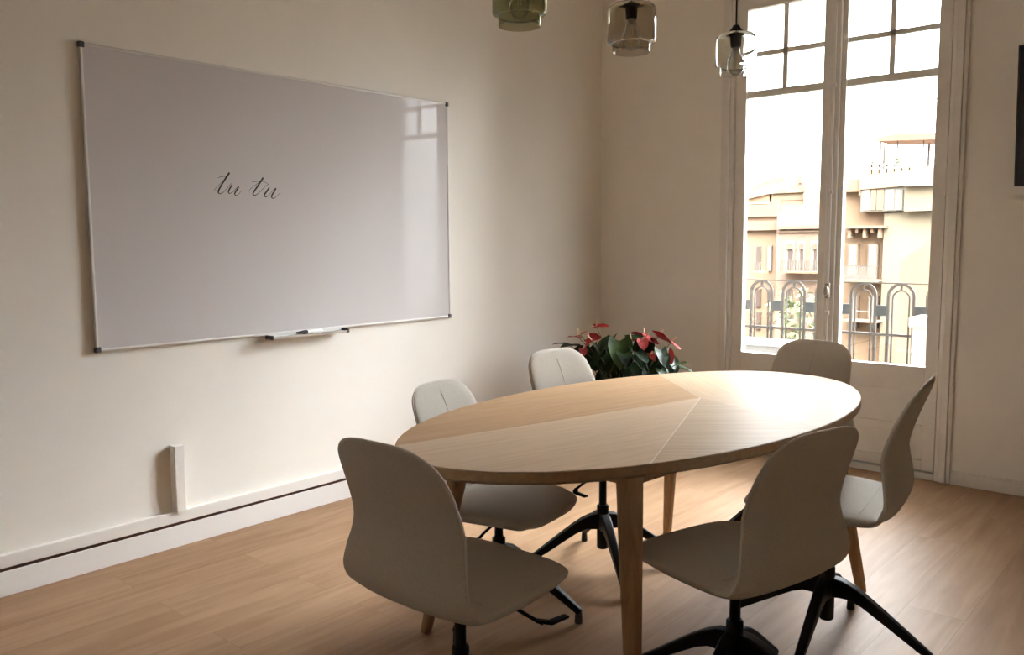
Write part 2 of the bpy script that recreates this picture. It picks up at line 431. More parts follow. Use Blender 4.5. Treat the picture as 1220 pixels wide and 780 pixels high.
for si, (pts, ws) in enumerate(strokes):
    if si == 5: W(b.build('handwritten_word', INK, t)); b = MB()
    P = []
    n = len(pts)
    for i in range(n - 1):          # Catmull-Rom through the pen path
        p0, p1, p2, p3 = [Vector(pts[max(0, min(n - 1, j))]) for j in (i - 1, i, i + 1, i + 2)]
        for s in range(6):
            u = s / 6
            q = 0.5 * ((2 * p1) + (p2 - p0) * u + (2 * p0 - 5 * p1 + 4 * p2 - p3) * u * u + (3 * p1 - p0 - 3 * p2 + p3) * u ** 3)
            P.append((q, ws[i] * (1 - u) + ws[i + 1] * u))
    P.append((Vector(pts[-1]), ws[-1]))
    Q = [(Vector(zz(*q)), w * k_w) for q, w in P]
    prev = None
    for i, (q, w) in enumerate(Q):
        tdir = (Q[min(i + 1, len(Q) - 1)][0] - Q[max(i - 1, 0)][0]).normalized(); nn = Vector((-tdir.y, tdir.x))
        a = b.bm.verts.new((0.0186, q.x + nn.x * w, q.y + nn.y * w)); c = b.bm.verts.new((0.0186, q.x - nn.x * w, q.y - nn.y * w))
        if prev: b.bm.faces.new((prev[0], a, c, prev[1]))
        prev = (a, c)
W(b.build('handwritten_word', INK, t))

# marker in the tray
t = thing('whiteboard_marker', 'white marker pen with black cap lying in the whiteboard tray', 'marker', (0.050, -2.53, WZ0 + 0.002))
Mx = Matrix.Rotation(-PI / 2, 4, 'X')
def lath_y(prof, mat, name, parent):
    b = MB().lathe(prof, 20); bmesh.ops.transform(b.bm, matrix=Mx, verts=b.bm.verts); return b.build(name, mat, parent, smooth=True)
lath_y([(0, 0.0), (0.0085, 0.001), (0.009, 0.01), (0.009, 0.085), (0.006, 0.09), (0, 0.09)], WHITEP, 'barrel', t)
lath_y([(0, -0.062), (0.005, -0.060), (0.0075, -0.03), (0.0096, -0.018), (0.0096, 0.0), (0, 0.0)], INK, 'cap', t)

# ------------------------------------------------------------------ television
tl = at(1206, 54, 1, -0.135); bl = at(1208, 222, 1, -0.075)
th = (tl.z - bl.z); lean = math.atan2(0.06, th)
t = thing('television', 'black flat television on the wall right of the balcony door', 'television', (bl.x, -0.075, bl.z))
Mt = Matrix.Rotation(lean, 4, 'X')
MB().box(0, 1.12, -0.004, 0.030, 0, th, M=Mt).build('housing', TVF, t, bevel=0.004)
MB().box(0.010, 1.11, -0.006, -0.003, 0.014, th - 0.010, M=Mt).build('screen', TVB, t)
MB().box(0.36, 0.76, 0.03, 0.055, 0.18, 0.42, M=Mt).build('mount_plate', BLACK, t, bevel=0.003)
MB().box(0.42, 0.70, 0.050, 0.078, 0.22, 0.38).build('wall_bracket', BLACK, t, bevel=0.003)

# ------------------------------------------------------------------ oval table
TC, TA = (1.943, -2.410), 1.483
TH = 0.740
t = thing('oval_table', 'oval oak meeting table with star veneer in the middle of the room', 'table', (TC[0], TC[1], 0), TA)
LA, LB = 1.052, 0.557
def toloc(x, y):
    dx, dy = x - TC[0], y - TC[1]; c, s = math.cos(TA), math.sin(TA)
    return Vector((dx * c + dy * s, -dx * s + dy * c))
STAR = toloc(1.969, -2.147)
rays = [math.atan2((toloc(x, y) - STAR).y, (toloc(x, y) - STAR).x) for x, y in ((1.664, -3.362), (2.33, -3.074), (2.452, -2.344), (2.22, -1.15), (1.575, -1.781))]
rays = [(a + 2 * PI) % (2 * PI) for a in rays]
def ray_hit(a, sa=1.0):
    A, B = LA - 0.003, LB - 0.003; dx, dy = math.cos(a), math.sin(a); x, y = STAR
    qa = dx * dx / A ** 2 + dy * dy / B ** 2; qb = 2 * (x * dx / A ** 2 + y * dy / B ** 2); qc = x * x / A ** 2 + y * y / B ** 2 - 1
    return STAR + Vector((dx, dy)) * ((-qb + math.sqrt(qb * qb - 4 * qa * qc)) / (2 * qa))
order = sorted(rays)
tops = []
GA = [R(q) - TA for q in (-104, -104, 40, 46, 137)]     # grain of each sector, in the order of its first ray below
CA = [((0.52, 0.385, 0.265), (0.60, 0.46, 0.33)), ((0.44, 0.325, 0.215), (0.54, 0.415, 0.285)), ((0.50, 0.375, 0.25), (0.58, 0.45, 0.31)),
      ((0.50, 0.37, 0.24), (0.58, 0.445, 0.30)), ((0.43, 0.275, 0.155), (0.52, 0.35, 0.21))]
GG = {round(rays[0], 4): (GA[0], CA[0]), round(rays[1], 4): (GA[2], CA[1]), round(rays[2], 4): (GA[3], CA[2]), round(rays[3], 4): (GA[4], CA[3]), round(rays[4], 4): (GA[0], CA[4])}
b = MB(); N = 160
def ring(a, c, z): return [b.bm.verts.new((a * math.cos(2 * PI * k / N), c * math.sin(2 * PI * k / N), z)) for k in range(N)]
r1 = ring(LA - 0.003, LB - 0.003, TH - 0.0005); r2 = ring(LA, LB, TH - 0.003); r3 = ring(LA, LB, TH - 0.028); r4 = ring(LA - 0.012, LB - 0.012, TH - 0.037)
for a, c in ((r1, r2), (r2, r3), (r3, r4)):
    for k in range(N): b.bm.faces.new((a[k], a[(k + 1) % N], c[(k + 1) % N], c[k])).material_index = 0
b.bm.faces.new(r4).material_index = 0; b.bm.faces.new(r1[::-1]).material_index = 0
mats = [EDGEW]
for i, a0 in enumerate(order):
    a1 = order[(i + 1) % len(order)]
    if a1 < a0: a1 += 2 * PI
    mid = (a0 + a1) / 2
    mats.append(wood('oak_veneer_%d' % i, *GG[round(a0, 4)][1], angle=GG[round(a0, 4)][0], rough=0.42, grain=1.5, spec=0.02))
    K = 40
    pts = [STAR] + [ray_hit(a0 + (a1 - a0) * k / K) for k in range(K + 1)]
    b.bm.faces.new([b.bm.verts.new((p.x, p.y, TH)) for p in pts]).material_index = i + 1
mats.append(INLAY)
for a, w in zip(rays[1:2] + rays[4:], (0.0016, 0.0010)):
    e = ray_hit(a); n = Vector((-math.sin(a), math.cos(a))) * w
    b.bm.faces.new([b.bm.verts.new((p.x, p.y, TH + 0.0003)) for p in (STAR - n, e - n, e + n, STAR + n)]).material_index = len(mats) - 1
b.build('tabletop', mats, t)
for sx in (-1, 1):
    for sy in (-1, 1):
        x1, y1, x0, y0 = sx * 0.586, sy * 0.341, sx * 0.692, sy * 0.446
        zt = 0.703; lb = MB(); rings = []
        for z, hw in ((0.0, 0.0165), (0.03, 0.018), (0.20, 0.0215), (0.40, 0.0265), (0.56, 0.0305), (0.66, 0.0325), (zt, 0.033)):
            k = 1 - z / zt; cx, cy = x1 + (x0 - x1) * k, y1 + (y0 - y1) * k
            rg = []
            for q in range(24):
                aa = 2 * PI * q / 24; ca, sa = math.cos(aa), math.sin(aa)
                rg.append(lb.bm.verts.new((cx + hw * math.copysign(abs(ca) ** 0.6, ca), cy + hw * math.copysign(abs(sa) ** 0.6, sa), z)))
            rings.append(rg)
        for a_, c_ in zip(rings, rings[1:]):
            for q in range(24): lb.bm.faces.new((a_[q], a_[(q + 1) % 24], c_[(q + 1) % 24], c_[q]))
        lb.bm.faces.new(rings[0][::-1]); lb.bm.faces.new(rings[-1])
        lb.build('leg', LEGW, t, smooth=True)
for sy in (-1, 1): MB().box(-0.56, 0.56, sy * 0.345 - 0.011, sy * 0.345 + 0.011, 0.652, 0.703).build('apron', LEGW, t, bevel=0.002)
for sx in (-1, 1): MB().box(sx * 0.588 - 0.011, sx * 0.588 + 0.011, -0.315, 0.315, 0.652, 0.703).build('apron', LEGW, t, bevel=0.002)

# ------------------------------------------------------------------ swivel chairs
# stations along the shell: forward y, height z, half width, edge curl, thickness
ST = [(0.230, 0.420, 0.171, -0.003, 0.030), (0.221, 0.440, 0.196, -0.003, 0.040), (0.189, 0.451, 0.211, -0.004, 0.048), (0.121, 0.456, 0.233, -0.001, 0.052),
      (0.032, 0.453, 0.243, 0.002, 0.054), (-0.059, 0.446, 0.240, 0.006, 0.052), (-0.129, 0.441, 0.230, 0.008, 0.048), (-0.174, 0.444, 0.222, 0.010, 0.040),
      (-0.201, 0.466, 0.221, 0.012, 0.036), (-0.216, 0.503, 0.218, 0.014, 0.036), (-0.212, 0.553, 0.208, 0.015, 0.036), (-0.205, 0.597, 0.196, 0.016, 0.036),
      (-0.202, 0.641, 0.191, 0.016, 0.035), (-0.217, 0.703, 0.190, 0.015, 0.034), (-0.240, 0.765, 0.195, 0.014, 0.031), (-0.265, 0.821, 0.201, 0.014, 0.027), (-0.282, 0.861, 0.195, 0.012, 0.024)]


def cr_(vals, u):
    n = len(vals); i = min(int(u), n - 2); f = u - i
    p0, p1, p2, p3 = [vals[max(0, min(n - 1, j))] for j in (i - 1, i, i + 1, i + 2)]
    return tuple(0.5 * ((2 * b_) + (c_ - a_) * f + (2 * a_ - 5 * b_ + 4 * c_ - d_) * f * f + (3 * b_ - a_ - 3 * c_ + d_) * f ** 3) for a_, b_, c_, d_ in zip(p0, p1, p2, p3))


def shell_frame(u):
    y, z, w, c, th = cr_(ST, u)
    y1, z1 = cr_(ST, max(0, u - 0.05))[:2]; y2, z2 = cr_(ST, min(len(ST) - 1, u + 0.05))[:2]
    t_ = Vector((y2 - y1, z2 - z1)).normalized(); n = Vector((t_.y, -t_.x))       # towards the sitter
    return y, z, w, c, th, n


def shell_piece(u0, u1, round0, round1, NS=46, NC=56):
    """closed padded sheet between stations u0 and u1; round = length of the rounded end in station units"""
    b = MB(); rings = []
    for i in range(NS + 1):
        s = 0.5 - 0.5 * math.cos(PI * i / NS); u = u0 + (u1 - u0) * s
        y, z, w, c, th, n = shell_frame(u)
        k = 1.0; kt = 1.0
        if round0 and u < u0 + round0:
            d = 1 - (u - u0) / round0; k = max(0.0, 1 - d ** 2.73) ** (1 / 2.73); kt = max(0.02, (1 - d ** 6)) ** 0.5
        if round1 and u > u1 - round1:
            d = 1 - (u1 - u) / round1; k = max(0.0, 1 - d ** 2.73) ** (1 / 2.73); kt = max(0.02, (1 - d ** 6)) ** 0.5
        if not round0: kt *= min(1.0, 0.35 + 0.65 * math.sin(min(1, (u - u0) / 0.8) * PI / 2))
        if not round1: kt *= min(1.0, 0.45 + 0.55 * math.sin(min(1, (u1 - u) / 0.6) * PI / 2))
        k = max(k, 0.02); kc = k
        rg = []
        for q in range(NC):
            a = 2 * PI * q / NC; ca, sa = math.cos(a), math.sin(a)
            tt = math.copysign(abs(ca) ** 0.55, ca); hh = math.copysign(abs(sa) ** 0.7, sa) * th / 2 * kt
            off = c * abs(tt * kc) ** 2.2 + hh
            rg.append(b.bm.verts.new((w * k * tt, y + n.x * off, z + n.y * off)))
        rings.append(rg)
    for a_, c_ in zip(rings, rings[1:]):
        for q in range(NC): b.bm.faces.new((a_[q], a_[(q + 1) % NC], c_[(q + 1) % NC], c_[q]))
    b.bm.faces.new(rings[0][::-1]); b.bm.faces.new(rings[-1])
    return b


def shell_pt(u, tt, off):
    y, z, w, c, th, n = shell_frame(u)
    o_ = c * abs(tt) ** 2.2 + off
    return Vector((w * tt, y + n.x * o_, z + n.y * o_))


UJ = 7.35
UE = len(ST) - 1


def make_chair(base_rel):
    t = thing('swivel_chair', 'x', 'chair')
    seat = shell_piece(0.0, UJ, 2.2, 0).build('seat', FABRIC, t, smooth=True, angle=80)
    back = shell_piece(UJ, UE, 0, 4.22).build('backrest', FABRIC, t, smooth=True, angle=80)
    # vertical centre seam on the front of the backrest
    pts = [shell_pt(u, 0.0, shell_frame(u)[4] / 2 + 0.0002) for u in [9.0 + 0.5 * k for k in range(13)]]
    MB().tube(pts, 0.0009, 6).build('centre_seam', SEAMM, back, smooth=True)
    pts = [shell_pt(UJ - 1.4, q / 12, shell_frame(UJ - 1.4)[4] / 2 * 0.985) for q in range(-10, 11)]
    MB().tube(pts, 0.0009, 6).build('cross_seam', SEAMM, seat, smooth=True)
    # welt round the edge of the backrest
    edge = []
    for sgn in (1, -1):
        us = [UJ + 0.3 + (UE - UJ - 0.3) * (0.5 - 0.5 * math.cos(PI * i / 60)) for i in range(61)]
        if sgn < 0: us = us[::-1][1:]
        for u in us:
            y, z, w, c, th, n = shell_frame(u); k = 1.0
            if u > UE - 4.22:
                d = 1 - (UE - u) / 4.22; k = max(0.02, max(0.0, 1 - d ** 2.73) ** (1 / 2.73))
            o_ = c * k ** 2.2
            edge.append(Vector((sgn * w * k, y + n.x * o_, z + n.y * o_)))
    MB().tube(edge, 0.0036, 6).build('piping', PIPE, back, smooth=True)
    # mechanism under the seat
    mp = MB().box(-0.085, 0.085, -0.11, 0.10, 0.392, 0.426).build('seat_mount', BLACK, t, bevel=0.008)
    MB().tube([(0.05, 0.03, 0.398), (0.16, 0.045, 0.388), (0.225, 0.05, 0.372), (0.235, 0.052, 0.370)], [0.005, 0.005, 0.005, 0.004], 8).build('lever_rod', BLACK, mp, smooth=True)
    MB().bar([(0.215, 0.048, 0.374), (0.245, 0.070, 0.370), (0.252, 0.130, 0.368)], [0.016, 0.022, 0.020], [0.009, 0.009, 0.007]).build('lever_paddle', BLACK, mp, bevel=0.003)
    MB().lathe([(0, 0.19), (0.0155, 0.19), (0.0155, 0.400), (0, 0.400)], 24).build('gas_lift', BLACK, t, smooth=True)
    sl = MB().lathe([(0, 0.082), (0.020, 0.082), (0.024, 0.088), (0.024, 0.258), (0.020, 0.263), (0, 0.263)], 28).build('centre_column', BLACK, t, smooth=True)
    # four-armed base
    for k in range(4):
        a = base_rel + k * PI / 2; d = Vector((math.cos(a), math.sin(a), 0))
        prof = [(0.010, 0.196, 0.042, 0.066), (0.045, 0.196, 0.040, 0.060), (0.080, 0.188, 0.037, 0.046), (0.12, 0.168, 0.034, 0.038), (0.17, 0.136, 0.032, 0.034),
                (0.24, 0.090, 0.029, 0.028), (0.295, 0.054, 0.026, 0.024), (0.318, 0.038, 0.024, 0.022)]
        lg = MB().bar([(d.x * r, d.y * r, z) for r, z, w, h in prof], [w for *_, w, h in prof], [h for *_, w, h in prof]).build('base_arm', BLACK, t, smooth=True, bevel=0.006, seg=3)
        MB().lathe([(0, 0.0), (0.013, 0.0), (0.014, 0.004), (0.012, 0.040), (0, 0.042)], 16, (d.x * 0.310, d.y * 0.310, 0)).build('glide', RUBBER, lg, smooth=True)
    return t


def lift(c, dz):
    """gas lift raised: everything above the centre column goes up"""
    for ch in c.children:
        if ch.name.split('.')[0] in ('seat', 'backrest', 'seat_mount', 'gas_lift'): ch.location.z += dz


GRP = 'upholstered swivel chairs around the oval table'
chairs = [
    (1.974, -3.431, 92.0, 0, 40, 'greige swivel chair at the near left end of the table, its back to the viewer'),
    (1.496, -2.750, 8.7, -0.056, 15, 'greige swivel chair on the whiteboard side, half hidden behind the near left chair'),
    (1.565, -2.198, -4.8, 0.009, 50, 'greige swivel chair on the whiteboard side, beside the potted red flowers'),
    (1.977, -1.392, -95, 0.0, 54, 'shadowed greige swivel chair at the far table end before the balcony door'),
    (2.453, -2.820, 164.7, -0.007, 3, 'large foreground greige swivel chair on the right side of the table, back turned'),
    (2.501, -2.256, 188.0, 0.042, 5, 'rightmost greige swivel chair, seen edge-on, behind the large foreground chair'),
]
for x, y, head, dz, base, lab in chairs:
    c = make_chair(R(base - (head - 90)))
    c.location = (x, y, 0); c.rotation_euler = (0, 0, R(head - 90)); c['label'] = lab; c['group'] = GRP
    lift(c, dz)

# ------------------------------------------------------------------ pendant lamps


def pendant(x, y, zb, r, hh, glass, lab, sock=True):
    t = thing('pendant_lamp', lab, 'lamp', (x, y, zb), 0, 'glass pendant lamps over the oval table')
    rn = r * 0.78; w = 0.0032
    prof = [(rn, 0.0), (rn, 0.024), (rn + 0.002, 0.028), (r - 0.004, 0.031), (r, 0.036), (r, hh - 0.022), (r - 0.003, hh - 0.012), (r - 0.011, hh - 0.004), (r - 0.03, hh), (0.026, hh + 0.002)]
    inner = [(max(0.02, q - w), zq + (0 if i < 2 else (w if zq < 0.05 else -w * 0.8))) for i, (q, zq) in enumerate(prof)]
    inner[0] = (rn - w, 0.0)
    b = MB(); p = prof + inner[::-1]; p.append(prof[0])
    b.lathe(p, 64); bmesh.ops.remove_doubles(b.bm, verts=b.bm.verts, dist=1e-6)
    b.build('glass_shade', glass, t, smooth=True, angle=60)
    MB().lathe([(0, hh + 0.032), (0.010, hh + 0.030), (0.018, hh + 0.018), (0.030, hh + 0.006), (0.030, hh - 0.004), (0.021, hh - 0.012), (0.019, hh - 0.048), (0.015, hh - 0.052), (0, hh - 0.052)], 28).build('socket', CORD, t, smooth=True)
    zt = hh - 0.052
    bu = MB().lathe([(0, zt - 0.102), (0.012, zt - 0.100), (0.024, zt - 0.090), (0.031, zt - 0.070), (0.031, zt - 0.056), (0.026, zt - 0.038), (0.017, zt - 0.018), (0.0135, zt)], 28).build('bulb', BULBG, t, smooth=True)
    MB().lathe([(0.0125, zt - 0.012), (0.0125, zt), (0, zt)], 20).build('bulb_cap', BRASS, bu, smooth=True)
    MB().tube([(0.004, 0, zt - 0.01), (0.004, 0, zt - 0.045), (0.007, 0, zt - 0.062), (0, 0.003, zt - 0.070), (-0.007, 0, zt - 0.062), (-0.004, 0, zt - 0.045), (-0.004, 0, zt - 0.01)], 0.0011, 6).build('filament', FILA, bu, smooth=True)
    H = RH - zb
    MB().tube([(0, 0, hh + 0.028), (0, 0, H - 0.02)], 0.0032, 8).build('cord', CORD, t, smooth=True)
    MB().lathe([(0, H), (0.05, H), (0.048, H - 0.012), (0.02, H - 0.028), (0, H - 0.030)], 28).build('ceiling_rose', CORD, t, smooth=True)
    return t


for (px, py, Y, r, hh, g, lab) in (
        (619, 33, -2.95, 0.082, 0.175, GREEN_GLASS, 'olive green glass pendant lamp, leftmost of the three over the table'),
        (752, 64, -2.45, 0.083, 0.160, SMOKE_GLASS, 'smoky brown glass pendant lamp, middle one of the three over the table'),
        (876, 90, -1.93, 0.076, 0.150, CLEAR_GLASS, 'clear glass pendant lamp hanging before the balcony door, rightmost of three')):
    p = at(px, py, 1, Y); pendant(p.x, Y, p.z + 0.004, r, hh, g, lab)

# ------------------------------------------------------------------ potted anthurium
PX, PY = 0.70, -0.70
t = thing('potted_anthurium', 'potted anthurium with red flowers in the corner behind the table', 'potted plant', (PX, PY, 0))
MB().lathe([(0, 0), (0.12, 0), (0.13, 0.01), (0.175, 0.33), (0.18, 0.36), (0.168, 0.36), (0.160, 0.31), (0, 0.31)], 40).build('pot', POT, t, smooth=True)
MB().lathe([(0, 0.325), (0.164, 0.325), (0.162, 0.30), (0, 0.30)], 32).build('soil', SOIL, t)


def blade(L, Wd, cup=0.25, lobes=0.22, droop=0.3, n=12, m=8):
    """heart-shaped blade from the stalk joint at the origin along +x, closed and thin"""
    b = MB(); th = 0.0012; G = {}
    for side in (0, 1):
        for i in range(n + 1):
            s = i / n
            for j in range(-m, m + 1):
                tt = j / m
                wd = Wd * math.sin(PI * min(1, (s * 0.86 + 0.14)) ** 0.80) ** 0.75 * (1 if s < 1 else 0.02)
                x = L * (s - lobes * (abs(tt) ** 1.2) * (1 - s) ** 1.5)
                z = cup * wd * tt * tt - droop * L * s * s * 0.5 - (0.004 * (1 - abs(tt)) if False else 0)
                z += 0.03 * L * math.sin(8 * s + 2 * tt) * abs(tt)
                G[side, i, j] = b.bm.verts.new((x, wd * tt, z - side * th))
    for i in range(n):
        for j in range(-m, m):
            b.bm.faces.new((G[0, i, j], G[0, i + 1, j], G[0, i + 1, j + 1], G[0, i, j + 1]))
            b.bm.faces.new((G[1, i, j + 1], G[1, i + 1, j + 1], G[1, i + 1, j], G[1, i, j]))
    for i in range(n):
        for j in (-m, m): b.bm.faces.new((G[0, i, j], G[1, i, j], G[1, i + 1, j], G[0, i + 1, j]))
    for j in range(-m, m):
        for i in (0, n): b.bm.faces.new((G[0, i, j], G[0, i, j + 1], G[1, i, j + 1], G[1, i, j]))
    return b


def orient(azi, pitch, roll=0.0):
    return Matrix.Rotation(azi, 4, 'Z') @ Matrix.Rotation(-pitch, 4, 'Y') @ Matrix.Rotation(roll, 4, 'X')


def stalk(p, rad=0.0028):
    p = Vector(p); b = Vector((p.x * 0.18, p.y * 0.18, 0.325)); m = b.lerp(p, 0.55) + Vector((0, 0, 0.05 + 0.1 * (Vector((p.x, p.y)).length)))
    return [b.lerp(m, k / 5).lerp(m.lerp(p, k / 5), k / 5) for k in range(6)]


def leaf(px, py, Y, L, Wd, azi, pitch, roll=0, mat=None):
    p = at(px, py, 1, Y) - Vector((PX, PY, 0))
    b = blade(L, Wd, 0.2, 0.2, 0.35)
    bmesh.ops.transform(b.bm, matrix=Matrix.Translation(p) @ orient(azi, pitch, roll), verts=b.bm.verts)
    o = b.build('leaf', mat or LEAF, t, smooth=True, angle=80)
    MB().tube(stalk(p), 0.0025, 6).build('leaf_stalk', STEM, o, smooth=True)


def flower(px, py, Y, L, Wd, azi, pitch, roll=0, mat=None, sp=1.0):
    p = at(px, py, 1, Y) - Vector((PX, PY, 0))
    M = Matrix.Translation(p) @ orient(azi, pitch, roll)
    b = blade(L, Wd, 0.15, 0.25, 0.15); bmesh.ops.transform(b.bm, matrix=Matrix.Translation(p) @ orient(azi, pitch, roll) @ Matrix.Translation((-L * 0.35, 0, 0)), verts=b.bm.verts)
    o = b.build('flower_spathe', mat or RED, t, smooth=True, angle=80)
    d = M.to_3x3() @ Vector((0.25, 0, 1)).normalized(); q = p + M.to_3x3() @ Vector((-L * 0.28, 0, 0.001))
    MB().tube([q, q + d * 0.02 * sp, q + d * 0.042 * sp, q + d * 0.048 * sp], [0.0042, 0.0045, 0.003, 0.001], 8).build('spadix', SPAD, o, smooth=True)
    MB().tube(stalk(q), 0.0020, 6).build('flower_stalk', STEM, o, smooth=True)


# flowers: where the photo shows them
VW = math.atan2(CAM.y - PY, CAM.x - PX)      # towards the room
flower(715, 388, -0.72, 0.085, 0.034, VW + 1.5, 0.10, 0.25)
flower(685, 401, -0.75, 0.080, 0.036, VW - 1.9, 0.05, 0.1)
flower(694, 397, -0.80, 0.060, 0.026, VW + 2.2, 0.5, -0.3)
flower(706, 402, -0.80, 0.085, 0.040, VW + 1.2, 0.10, 0.6)
flower(695, 418, -0.85, 0.055, 0.026, VW + 0.3, -0.6, 0.0, PINK)
flower(703, 407, -0.85, 0.070, 0.032, VW - 0.7, -0.5, 0.3)
flower(748, 405, -0.62, 0.075, 0.030, VW - 1.5, 0.05, 0.2)
flower(762, 398, -0.70, 0.090, 0.036, VW - 1.6, 0.25, 0.35)
flower(774, 404, -0.72, 0.095, 0.036, VW + 1.5, -0.35, 0.4)
flower(766, 409, -0.80, 0.075, 0.034, VW + 0.2, -0.7, 0.0, PINK)
flower(790, 402, -0.70, 0.115, 0.050, VW + 1.15, -0.35, -0.55)
flower(803, 410, -0.68, 0.075, 0.026, VW + 1.4, -0.5, 0.15)
flower(797, 424, -0.80, 0.080, 0.032, VW + 0.5, -0.9, 0.5, PINK)
flower(777, 424, -0.78, 0.055, 0.020, VW + 0.8, -0.8, 0.5, PINK)
# leaves
leaf(738, 406, -0.72, 0.17, 0.078, VW + 0.3, -1.15, 0.0, LEAF2)
leaf(728, 402, -0.70, 0.15, 0.065, VW - 0.8, -0.6, 0.2, LEAF2)
leaf(768, 408, -0.72, 0.14, 0.066, VW - 0.2, -1.2, 0.1)
leaf(712, 412, -0.74, 0.15, 0.066, VW - 0.9, -0.9, 0.2)
leaf(700, 416, -0.76, 0.14, 0.062, VW - 1.4, -0.6, 0.3)
leaf(690, 412, -0.78, 0.13, 0.055, VW - 2.0, 0.05, 0.2)
leaf(677, 410, -0.74, 0.10, 0.034, VW - 1.7, 0.15, 0.1)
leaf(784, 424, -0.74, 0.13, 0.060, VW - 0.3, -0.9, 0.3)
leaf(792, 420, -0.66, 0.13, 0.055, VW + 1.2, -0.8, 0.2)
leaf(806, 434, -0.70, 0.07, 0.030, VW + 1.3, 0.35, 0.1, LEAF2)
leaf(810, 437, -0.66, 0.08, 0.034, VW + 1.5, -0.2, 0.1)
leaf(750, 404, -0.60, 0.14, 0.055, VW + 1.7, 0.1, 0.3)
leaf(757, 412, -0.64, 0.14, 0.060, VW + 0.9, -0.7, 0.2)
leaf(720, 414, -0.62, 0.14, 0.060, VW - 0.3, -0.9, 0.0)
random.seed(3)
for k in range(46):
    px = random.uniform(694, 800); py = random.uniform(414, 446); Y = PY + random.uniform(-0.16, 0.16)
    a = VW + (px - 747) / 60.0 * 1.1 + random.uniform(-0.7, 0.7)
    leaf(px, py, Y, random.uniform(0.09, 0.13), random.uniform(0.036, 0.055), a, random.uniform(-1.2, -0.3), random.uniform(-0.3, 0.3), LEAF2 if random.random() < 0.12 else LEAF)

# ------------------------------------------------------------------ balcony
STONE = simple('pale_balcony_stone', (0.16, 0.145, 0.125), 0.9, noise=0.1, scale=6)
IRON = simple('weathered_grey_iron', (0.032, 0.027, 0.023), 0.9, spec=0.1)
IRON2 = simple('dark_iron_block', (0.020, 0.021, 0.021), 0.9, spec=0.1)
UNITW = simple('white_enamel_outdoor', (0.105, 0.10, 0.09), 0.5)
UNITS = simple('grey_unit_side', (0.05, 0.046, 0.042), 0.6)
struct(MB().box(0.2, 6.4, WT, 1.05, -0.28, -0.02).build('floor_balcony', STONE))
t = thing('balcony_railing', 'grey iron balcony railing of double round arches behind the glass door', 'railing', (0, 0.90, -0.02))
YR = 0
MB().box(0.22, 4.3, -0.006, 0.006, 1.052, 1.060).build('top_rail', IRON, t)
MB().box(0.22, 4.3, -0.012, 0.012, 0.705, 0.722).build('middle_rail', IRON, t)
MB().box(0.22, 4.3, -0.012, 0.012, 0.06, 0.075).build('bottom_rail', IRON, t)


def arch_pts(cx, r, ztop, z0):
    P = [(cx - r, 0, z0), (cx - r, 0, ztop - r)]
    P += [(cx - r * math.cos(PI * k / 16), 0, ztop - r + r * math.sin(PI * k / 16)) for k in range(1, 16)]
    return P + [(cx + r, 0, ztop - r), (cx + r, 0, z0)]


def flatbar(pts, w, d):
    """flat bar in the xz plane: w seen from the front, d deep"""
    b = MB(); rings = []
    for i, p in enumerate(pts):
        p = Vector(p); a = Vector(pts[max(0, i - 1)]); c = Vector(pts[min(len(pts) - 1, i + 1)])
        tt = (c - a).normalized(); n = Vector((-tt.z, 0, tt.x)) * w / 2
        rings.append([b.bm.verts.new(q) for q in (p - n + Vector((0, -d / 2, 0)), p + n + Vector((0, -d / 2, 0)), p + n + Vector((0, d / 2, 0)), p - n + Vector((0, d / 2, 0)))])
    for a, c in zip(rings, rings[1:]):
        for k in range(4): b.bm.faces.new((a[k], a[(k + 1) % 4], c[(k + 1) % 4], c[k]))
    b.bm.faces.new(rings[0][::-1]); b.bm.faces.new(rings[-1])
    return b


a0 = 0.798
for k in range(-2, 7):
    cx = a0 + 0.2415 * k
    if cx < 0.3: continue
    ar = flatbar(arch_pts(cx, 0.080, 1.050, 0.07), 0.017, 0.02).build('arch', IRON, t)
    flatbar(arch_pts(cx, 0.052, 1.008, 0.07), 0.009, 0.012).build('inner_arch', IRON, ar)
    MB().box(cx - 0.006, cx + 0.006, -0.008, 0.008, 1.004, 1.044).build('arch_stud', IRON, ar)
    MB().box(cx + 0.0885, cx + 0.153, -0.010, 0.010, 0.838, 0.908).build('square_block', IRON2, ar)
# white outdoor unit at the right of the balcony
t = thing('air_conditioner', 'white boxy outdoor air conditioner unit on the balcony right of the arches', 'air conditioner', (1.97, 0.62, -0.02))
MB().box(-0.055, 0.62, 0, 0.24, 0, 0.845).build('cabinet', UNITW, t, bevel=0.008)
MB().box(-0.075, 0.64, -0.012, 0.25, 0.800, 0.862).build('lid', UNITW, t, bevel=0.008)
MB().box(-0.062, -0.055, 0.02, 0.22, 0.05, 0.74).build('side_grille', UNITS, t)
t = thing('balcony_chest', 'low balcony chest with a cream top behind the left door pane', 'chest', (0.90, 0.62, -0.02))
zc = at(905, 407, 1, 0.60).z + 0.02
MB().box(-0.50, 0.36, 0, 0.22, 0, zc - 0.03).build('body', UNITS, t, bevel=0.004)
MB().box(-0.52, 0.38, -0.02, 0.24, zc - 0.03, zc).build('lid', UNITW, t, bevel=0.006)

